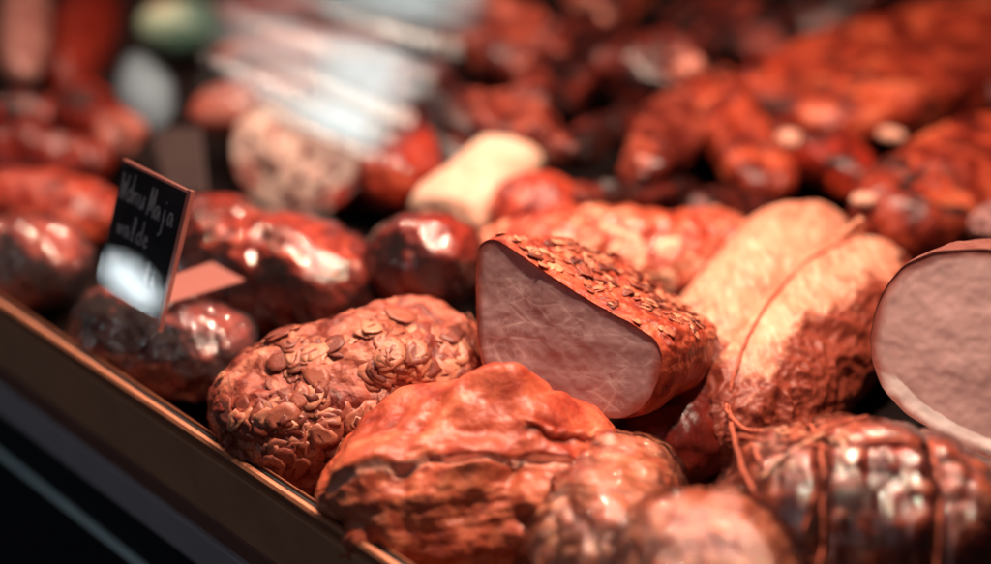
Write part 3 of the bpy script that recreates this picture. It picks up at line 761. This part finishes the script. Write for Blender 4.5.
# sausages further back on the left
solid('smoked_ham_hock', 'dark red hock lying behind the wrapped ham by the price sign', 'smoked meat', M['casing_red'], (175, 232), (262, 222), 34, .05, seed=10)
solid('pink_sausage', 'pale pink sausage lying behind the mottled cut end', 'sausage', M['pink_casing'], (190, 118), (350, 82), 34, .06, seed=11, amp=.002)
solid('pink_sausage', 'rosy sausage half hidden under the painted glare at the top', 'sausage', M['pink_casing'], (215, 60), (400, 48), 30, .06, seed=12, amp=.002)
solid('red_sausage', 'deep red sausage under the end of the painted glare', 'sausage', M['casing_red'], (330, 92), (450, 78), 30, .05, seed=13, amp=.002)
solid('red_sausage', 'dull red sausage along the top between green packet and painted glare', 'sausage', M['casing_red'], (210, 18), (330, 10), 28, .05, seed=14, amp=.002)
solid('smoked_chunk', 'small dark orange chunk left of the grey tag', 'smoked meat', M['charred_orange'], (70, 92), (120, 150), 30, .04, seed=15)
solid('smoked_chunk', 'pinkish chunk standing between price sign and grey tag', 'smoked meat', M['pink_casing'], (105, 150), (135, 120), 24, .05, seed=16)
solid('dark_salami', 'dark maroon salami behind the left edge hams', 'sausage', M['dark_casing'], (-30, 150), (110, 168), 34, .04, seed=17)
solid('dark_salami', 'dark salami beside the upright pink sausage in top left corner', 'sausage', M['dark_casing'], (70, 90), (95, -20), 36, .01, seed=18)
solid('smoked_chunk', 'rust red chunk at the left edge below the upright pink sausage', 'smoked meat', M['charred_orange'], (-20, 118), (60, 112), 26, .04, seed=19)
solid('upright_sausage', 'dusty pink sausage standing upright in the top left corner', 'sausage', M['rind_grey'], (22, 78), (26, -40), 24, .05, z2=.07, seed=20, amp=.001, p=4, q=2.6)

# green packet
c = Pz(175, 28, .05)
g_mat, nt = new_mat('green_print'); g = G(nt)
tc = g.n('ShaderNodeTexCoord').outputs['Object']
rad = g.n('ShaderNodeVectorMath', operation='LENGTH'); g.l(g.mapping(tc, (1, 1, 1.2), loc=(.012, 0, -.012)), rad.inputs[0])
cc = g.ramp(g.math('MULTIPLY', rad.outputs['Value'], 20.0), [(.2, (.80, .45, .28)), (.48, (.34, .42, .30)), (.7, (.10, .20, .15))])
bs = g.n('ShaderNodeBsdfPrincipled', Roughness=.35); g.set(bs, 'Base Color', cc); g.out(bs.outputs[0])
o = body('sausage_packet', g_mat, Pz(138, 30, .05), Pz(222, 24, .05), px2m(c, 30), px2m(c, 26), None, n=60, m=50, disp=lump(.002, 25))
tag(o, 'green packet with a pale orange round mark at the top left', 'packet')

# ================================================================== price sign
c0 = Pz(97, 283, .098)
E2 = -EDGE
def solve_w(p, xpx):
    lo, hi = 0, .3
    for _ in range(40):
        mid = (lo + hi) / 2; q = p + E2 * mid; v = q - CAM; x = W0 / 2 + F * np.dot(v, RT) / np.dot(v, FWD)
        if x < xpx: lo = mid
        else: hi = mid
    return lo
SW = solve_w(c0, 163)
LEAN = math.radians(23)
SU = INW * math.sin(LEAN) + Z * math.cos(LEAN)
SN = -INW * math.cos(LEAN) + Z * math.sin(LEAN)
SH = px2m(c0, 130)
root = empty('price_sign', c0 + E2 * SW / 2, 'black price card with white handwriting in clear plastic holder stuck in the wrapped ham', 'price sign')
def sg(u, v, w=0): return c0 + E2 * (u * SW) + SU * (v * SH) + SN * w
def slab(name, u0, u1, v0, v1, w0, w1, mat, parent, b=.0004):
    P = [sg(u, v, w) for w in (w0, w1) for u, v in ((u0, v0), (u1, v0), (u1, v1), (u0, v1))]
    f = [(3, 2, 1, 0), (4, 5, 6, 7), (0, 1, 5, 4), (1, 2, 6, 5), (2, 3, 7, 6), (3, 0, 4, 7)]
    return link(name, P, f, mat, parent, smooth=False)
M['card'] = plain('card', (.045, .032, .034), .5, var=.4, scale=40, bump=.1)
M['chalk'] = plain('chalk', (.58, .50, .50), .8, var=.3, scale=400)
acr, nt = new_mat('acrylic'); g = G(nt)
bs = g.n('ShaderNodeBsdfPrincipled', Roughness=.12); g.set(bs, 'Base Color', (.52, .20, .17)); g.set(bs, 'Coat Weight', .5); g.set(bs, 'Alpha', .66); g.out(bs.outputs[0])
M['acrylic'] = acr
slv, nt = new_mat('sleeve'); g = G(nt)
gl = g.n('ShaderNodeBsdfGlossy', Roughness=.03); tr = g.n('ShaderNodeBsdfTransparent'); fr = g.n('ShaderNodeFresnel', IOR=1.6)
mx = g.n('ShaderNodeMixShader'); g.l(fr.outputs[0], mx.inputs[0]); g.l(tr.outputs[0], mx.inputs[1]); g.l(gl.outputs[0], mx.inputs[2]); g.out(mx.outputs[0])
M['sleeve'] = slv
slab('card', 0, .93, 0, .97, -.0008, 0, M['card'], root)
slab('holder', .935, .985, -.08, 1.0, -.0022, .0010, M['acrylic'], root)
slab('holder_edge', -.01, .93, .973, .992, -.0022, .0010, M['acrylic'], root)
link('sleeve', [sg(0, 0, .0008), sg(.93, 0, .0008), sg(.93, .97, .0008), sg(0, .97, .0008)], [(0, 1, 2, 3)], M['sleeve'], root, smooth=False)
# handwriting: strokes in the unit square of the card
strokes = []
def word(x, y, h, glyphs, adv=.085):
    for gl_ in glyphs:
        for st in gl_: strokes.append([(x + px * adv, y + py * h) for px, py in st])
        x += adv * 1.12
gW = [[(0, 1), (.15, 0), (.45, .7), (.7, 0), (.95, 1)]]
gd = [[(.8, .4), (.4, .55), (.05, .25), (.3, 0), (.75, .2), (.8, 1.1), (.8, 0)]]
gn = [[(0, .5), (.1, 0), (.15, .4), (.6, .5), (.75, 0)]]
gu = [[(0, .5), (.1, .05), (.5, 0), (.75, .5), (.8, 0)]]
gM = [[(0, 0), (.15, 1.1), (.45, .2), (.8, 1.1), (.95, 0)]]
ga = [[(.75, .45), (.3, .5), (.05, .2), (.35, 0), (.75, .4), (.85, 0)]]
gj = [[(.5, .5), (.5, -.4), (.1, -.5)], [(.5, .75), (.55, .8)]]
gi = [[(.4, .5), (.45, 0)], [(.4, .75), (.45, .8)]]
gl2 = [[(.3, 0), (.35, 1.1), (.6, .9), (.4, .1), (.7, 0)]]
ge = [[(.1, .25), (.7, .35), (.4, .55), (.1, .2), (.5, 0), (.8, .15)]]
gz = [[(.05, .5), (.7, .5), (.1, 0), (.75, 0)]]
gw = [[(0, .5), (.2, 0), (.45, .45), (.65, 0), (.9, .5)]]
word(.05, .70, .20, [gW, gd, gn, gu]); word(.47, .68, .20, [gM, ga, gj, ga])
word(.12, .44, .17, [gw, ga, gl2, gd, ge])
word(.08, .22, .13, [ga, gn]); word(.62, .20, .15, [gl2, gi])
vs, fs = [], []; b = 0
for st in strokes:
    P = np.array([sg(x, y, .00035) for x, y in st])
    for k in range(len(P) - 1):
        d = nrm(P[k + 1] - P[k]); s = np.cross(SN, d) * .0008
        q = [P[k] - s, P[k] + s, P[k + 1] + s, P[k + 1] - s]
        q = [x + SN * 4e-6 * (b % 17) for x in q]
        vs += q; fs.append((b, b + 1, b + 2, b + 3)); b += 4
link('handwriting', vs, fs, M['chalk'], root, smooth=False)
# flat clear foot of the holder, pointing into the case
Pq = [Pz(166, 276, .098), Pz(170, 300, .098), Pz(244, 281, .098), Pz(212, 262, .098)]
Pq = [Pd(166, 277, .825), Pd(168, 303, .815), Pd(245, 280, .85), Pd(212, 262, .865)]
nq = nrm(np.cross(Pq[1] - Pq[0], Pq[2] - Pq[0])); nq = nq if nq[2] > 0 else -nq
link('holder_foot', Pq + [p - nq * .0015 for p in Pq], [(0, 1, 2, 3), (7, 6, 5, 4), (0, 4, 5, 1), (1, 5, 6, 2), (2, 6, 7, 3), (3, 7, 4, 0)], M['acrylic'], root, smooth=False)

# grey tag further back
c1 = Pz(165, 200, .05)
root2 = empty('price_tag', c1, 'smoky grey plastic price tag standing behind the black price card', 'price tag')
M['grey_plastic'] = plain('grey_plastic', (.075, .048, .045), .5, var=.1)
M['white_plastic'] = plain('white_plastic', (.62, .72, .78), .35, var=.12, scale=20)
def quad(name, pts, mat, parent, th=.0015):
    P = [np.array(p) for p in pts]; n_ = nrm(np.cross(P[1] - P[0], P[2] - P[0]))
    if np.dot(n_, CAM - P[0]) < 0: n_ = -n_
    k = len(P)
    f = [tuple(range(k)), tuple(range(2 * k - 1, k - 1, -1))] + [(i, i + k, (i + 1) % k + k, (i + 1) % k) for i in range(k)]
    return link(name, P + [p - n_ * th for p in P], f, mat, parent, smooth=False)
tn = nrm(-INW * .75 + Z * .65)
tp = [on_plane(x, y, c1, tn) for x, y in ((150, 128), (200, 128), (206, 192), (168, 190))]
quad('plate', tp, M['grey_plastic'], root2)
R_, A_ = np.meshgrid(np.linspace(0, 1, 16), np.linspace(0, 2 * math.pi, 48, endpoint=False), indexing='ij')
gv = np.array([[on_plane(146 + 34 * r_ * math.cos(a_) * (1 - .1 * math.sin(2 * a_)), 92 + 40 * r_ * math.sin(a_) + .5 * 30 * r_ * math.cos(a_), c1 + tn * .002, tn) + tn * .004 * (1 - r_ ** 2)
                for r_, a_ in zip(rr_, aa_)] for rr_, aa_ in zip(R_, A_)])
link('tag_glare', gv.reshape(-1, 3), oriented(gv), M['glare_sheet'], root2, attr={'m': (1.05 * (1 - R_ ** 2)).ravel()})  # reflection at the tag's top, painted as a pale patch fading outwards

# ================================================================== smoked bony pieces, top middle
chunks = [((462, 20), (545, 62), 40, 'pinkish orange chunk at the upper left of the dark heap', .0), ((545, 95), (600, 30), 34, 'dark chunk with a pink end near the top of the heap', .5),
          ((468, 112), (545, 140), 32, 'pinkish brown chunk at the left foot of the heap', .0), ((610, 55), (690, 80), 36, 'long dark chunk with a pale end beside the leaning rib', .6),
          ((575, 150), (640, 120), 30, 'almost black chunk in the middle of the heap', .8), ((650, 165), (690, 110), 30, 'greyish pink chunk right of the heap centre', .3),
          ((590, 195), (680, 190), 22, 'dark sliver just above the orange roll', .6), ((690, 15), (770, 45), 34, 'dark chunk at the top edge left of the rib slab', .4),
          ((640, -20), (590, 10), 36, 'brown chunk cut off by the top edge', .2), ((700, 205), (775, 215), 24, 'dark scrap at the foot of the leaning rib', .6),
          ((800, 30), (880, -10), 30, 'blackened chunk behind the top of the rib slab', .5), ((430, 70), (455, 150), 24, 'narrow dark chunk between painted glare and heap', .6)]
rng = np.random.default_rng(23)
for i, (a, b, r, lk, dk) in enumerate(chunks):
    A, B = Pz(*a, .05 + .04 * rng.random()), Pz(*b, .04 + .05 * rng.random())
    c = (A + B) / 2; r = px2m(c, r)
    root = empty('smoked_knuckle', (c[0], c[1], 0), lk, 'smoked meat', 'dark smoked knuckles heaped in the top middle')
    e = (B - A) * .12
    up_ = nrm(np.array([rng.normal() * .35, rng.normal() * .35, 1]))
    body('meat', M['charred_mid'] if dk < .35 else M['charred'], A - e * 1.5, B + e * 1.5, r * 1.2, r * rng.uniform(.7, .9), root, n=130, m=100, seed=i * 3.7, p=3.5, q=2.6, sq=2.9, up=up_,
         disp=lambda P, T, TH: .007 * fbm(P * 12, 2) + .006 * (ridge(P * 15 + 3, 2) - .3) + .0015 * fbm(P * 60, 2))
    if i in (0, 1, 3, 5, 8):
        q = (B if i != 0 else A) + np.array([0, -.35 * r, r * .45])
        dd = nrm(rng.normal(size=3) + np.array([0, -.6, .6]))
        body('bone_end', M['bone_pink'], q - dd * .018, q + dd * .012, .012, .009, root, n=50, m=40, p=3, q=2.4, sq=2.6, disp=lump(.004, 50), seed=i)

# ================================================================== ribs at the right
c = Pz(880, 90, .07)
root = empty('rib_slab', (c[0], c[1], 0), 'large orange smoked rib slab sloping across the top right corner', 'smoked ribs')
def rib_d(P, T, TH):
    return .005 * fbm(P * 10, 2) + .0020 * fbm(P * 45, 4) + .0030 * (ridge(P * 15 + 3, 3) - .3)
body('meat', M['ribs'], Pz(775, 120, .07), Pz(1060, 10, .09), px2m(c, 92), px2m(c, 32), root, n=220, m=150, disp=rib_d, p=5, q=3.2, sq=3.4)
for x, y in ((897, 137), (872, 124)):
    q = Pz(x, y, .075); body('bone_tip', M['bone'], q - np.array([.012, -.01, 0]), q + np.array([.004, -.006, .002]), .0060, .0055, root, n=30, m=20, p=3, disp=lump(.001, 80))
c = Pz(735, 135, .07)
o = body('smoked_rib', M['ribs'], Pz(698, 72, .085), Pz(775, 195, .06), px2m(c, 33), px2m(c, 20), None, n=140, m=100, disp=lambda P, T, TH: .003 * fbm(P * 18, 3) - .004 * np.exp(-((TH - 1.7) / .12) ** 2), p=7, q=3.4, sq=3.6)
tag(o, 'single flat orange rib leaning left of the dark gap', 'smoked ribs')
c = Pz(815, 155, .06)
root = empty('smoked_rib', (c[0], c[1], 0), 'short charred rib end with glossy pink bone in the dark gap', 'smoked ribs')
body('meat', M['charred_orange'], Pz(770, 128, .06), Pz(868, 185, .055), px2m(c, 27), px2m(c, 24), root, n=120, m=90, disp=lambda P, T, TH: .005 * fbm(P * 22, 3), p=4, sq=3, seed=3)
q = Pz(789, 138, .085); body('bone_tip', M['bone'], q - np.array([.01, 0, 0]), q + np.array([.009, -.006, 0]), .009, .008, root, n=30, m=24, disp=lump(.001, 80))
c = Pz(790, 90, .07)
o = body('smoked_rib', M['charred_orange'], Pz(745, 72, .08), Pz(850, 128, .07), px2m(c, 24), px2m(c, 20), None, n=120, m=90, disp=lambda P, T, TH: .005 * fbm(P * 22, 3), p=4, sq=3, seed=8)
tag(o, 'blackened rib tip hanging below the left end of the rib slab', 'smoked ribs')
c = Pz(940, 200, .06)
root = empty('smoked_ribs', (c[0], c[1], 0), 'orange red lump of ribs above the pale ham loaf', 'smoked ribs')
body('meat', M['ribs'], Pz(872, 235, .055), Pz(1040, 140, .07), px2m(c, 66), px2m(c, 48), root, n=200, m=150, disp=rib_d, seed=5, p=3, sq=2.5)
for x, y in ((866, 202), (893, 168)):
    q = Pz(x, y, .075); body('bone_tip', M['bone'], q - np.array([.009, -.004, 0]), q + np.array([.006, -.003, .003]), .0058, .0052, root, n=30, m=20, p=3, disp=lump(.001, 80))
solid('smoked_bone', 'greyish knob of smoked bone at the right edge under the rib slab', 'smoked meat', M['grey_meat'], (958, 88), (1005, 78), 24, .08, seed=31, amp=.006, sc=30)
solid('smoked_bone', 'grey brown bone end at the right edge just above the ham loaf', 'smoked meat', M['grey_meat'], (975, 232), (1010, 210), 18, .09, seed=32, amp=.005, sc=30)

# ================================================================== painted glare, upper left: a reflection shaped as a pale translucent surface
root = empty('painted_glare', Pz(330, 60, .11), 'white glare over the sausages at the top, shaped as a thin translucent surface', 'painted glare')
# one sheet, creased in long folds that run down to the right; its right end steps the way the glare does
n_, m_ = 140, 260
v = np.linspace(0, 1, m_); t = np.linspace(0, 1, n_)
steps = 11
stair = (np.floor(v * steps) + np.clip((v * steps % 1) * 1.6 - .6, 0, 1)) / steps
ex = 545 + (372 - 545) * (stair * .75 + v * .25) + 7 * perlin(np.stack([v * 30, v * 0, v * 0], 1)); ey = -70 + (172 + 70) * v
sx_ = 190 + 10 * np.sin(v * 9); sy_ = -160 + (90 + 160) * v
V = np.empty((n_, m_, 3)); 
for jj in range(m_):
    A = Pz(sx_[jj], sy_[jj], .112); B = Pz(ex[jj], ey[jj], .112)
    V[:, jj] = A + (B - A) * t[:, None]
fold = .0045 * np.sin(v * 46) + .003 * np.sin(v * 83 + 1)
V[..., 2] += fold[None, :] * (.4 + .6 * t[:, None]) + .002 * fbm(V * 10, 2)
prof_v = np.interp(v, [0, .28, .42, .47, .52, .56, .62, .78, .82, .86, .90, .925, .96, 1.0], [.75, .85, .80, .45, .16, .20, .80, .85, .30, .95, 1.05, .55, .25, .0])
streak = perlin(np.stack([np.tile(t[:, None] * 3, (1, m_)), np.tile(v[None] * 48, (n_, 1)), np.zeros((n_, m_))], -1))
at = .95 * prof_v[None, :] + .34 * streak  # bright streaks of the reflection put into the opacity
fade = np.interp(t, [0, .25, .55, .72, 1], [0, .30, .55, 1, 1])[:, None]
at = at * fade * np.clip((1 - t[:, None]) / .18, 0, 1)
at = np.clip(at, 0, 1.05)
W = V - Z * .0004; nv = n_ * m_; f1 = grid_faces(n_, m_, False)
link('glare_sheet', np.concatenate([V.reshape(-1, 3), W.reshape(-1, 3)]), np.concatenate([f1, f1[:, ::-1] + nv]), M['glare_sheet'], root, attr={'m': np.concatenate([at.ravel(), at.ravel()])})

# ================================================================== light
w = bpy.data.worlds.new('World'); S.world = w; w.use_nodes = True
bg = w.node_tree.nodes['Background']; bg.inputs[0].default_value = (.26, .30, .40, 1); bg.inputs[1].default_value = .03
def area(name, loc, target, sx, sy, power, col, spread=180):
    l = bpy.data.lights.new(name, 'AREA'); l.shape = 'RECTANGLE'; l.size = sx; l.size_y = sy; l.energy = power; l.color = col; l.spread = math.radians(spread)
    o = bpy.data.objects.new(name, l); COL.objects.link(o); o.location = loc
    o.rotation_euler = Vector(np.asarray(target) - np.asarray(loc)).to_track_quat('-Z', 'Y').to_euler(); return o
WARM = (1, .72, .55)
base = Pz(560, 300, .1)
# row of small spots on the case's top rail, running parallel to the rim
for k, pw in enumerate((6.8, 6.0, 2.7, 1.35, 1.0, .9)):
    p = base + EDGE * (-.10 + .25 * k) + INW * .10 + Z * .58
    area('rail_lamp', p, p - Z * .6 - INW * .03, .03, .03, pw * .88, WARM)
# soft cool light of the shop in front of the counter
area('shop_light', np.array([-1.3, -.6, 1.7]), base, .8, .25, 3.0, (.86, .90, 1.0))
# the lamp mirrored in the price card's sleeve
q = on_plane(133, 283, c0, SN); v = nrm(q - CAM); r = v - 2 * np.dot(v, SN) * SN
o = area('counter_lamp', q + r * .7, q, .070, .030, .095, (.86, .96, 1.0)); o.data.shape = 'ELLIPSE'; o.rotation_euler.rotate_axis('Z', math.radians(-14))

S.view_settings.view_transform = 'Standard'; S.view_settings.look = 'None'
S.view_settings.exposure = 0.0; S.view_settings.gamma = 1
S.render.engine = 'CYCLES'
S.cycles.use_denoising = True
S.cycles.max_bounces = 10; S.cycles.transparent_max_bounces = 16; S.cycles.sample_clamp_indirect = 4
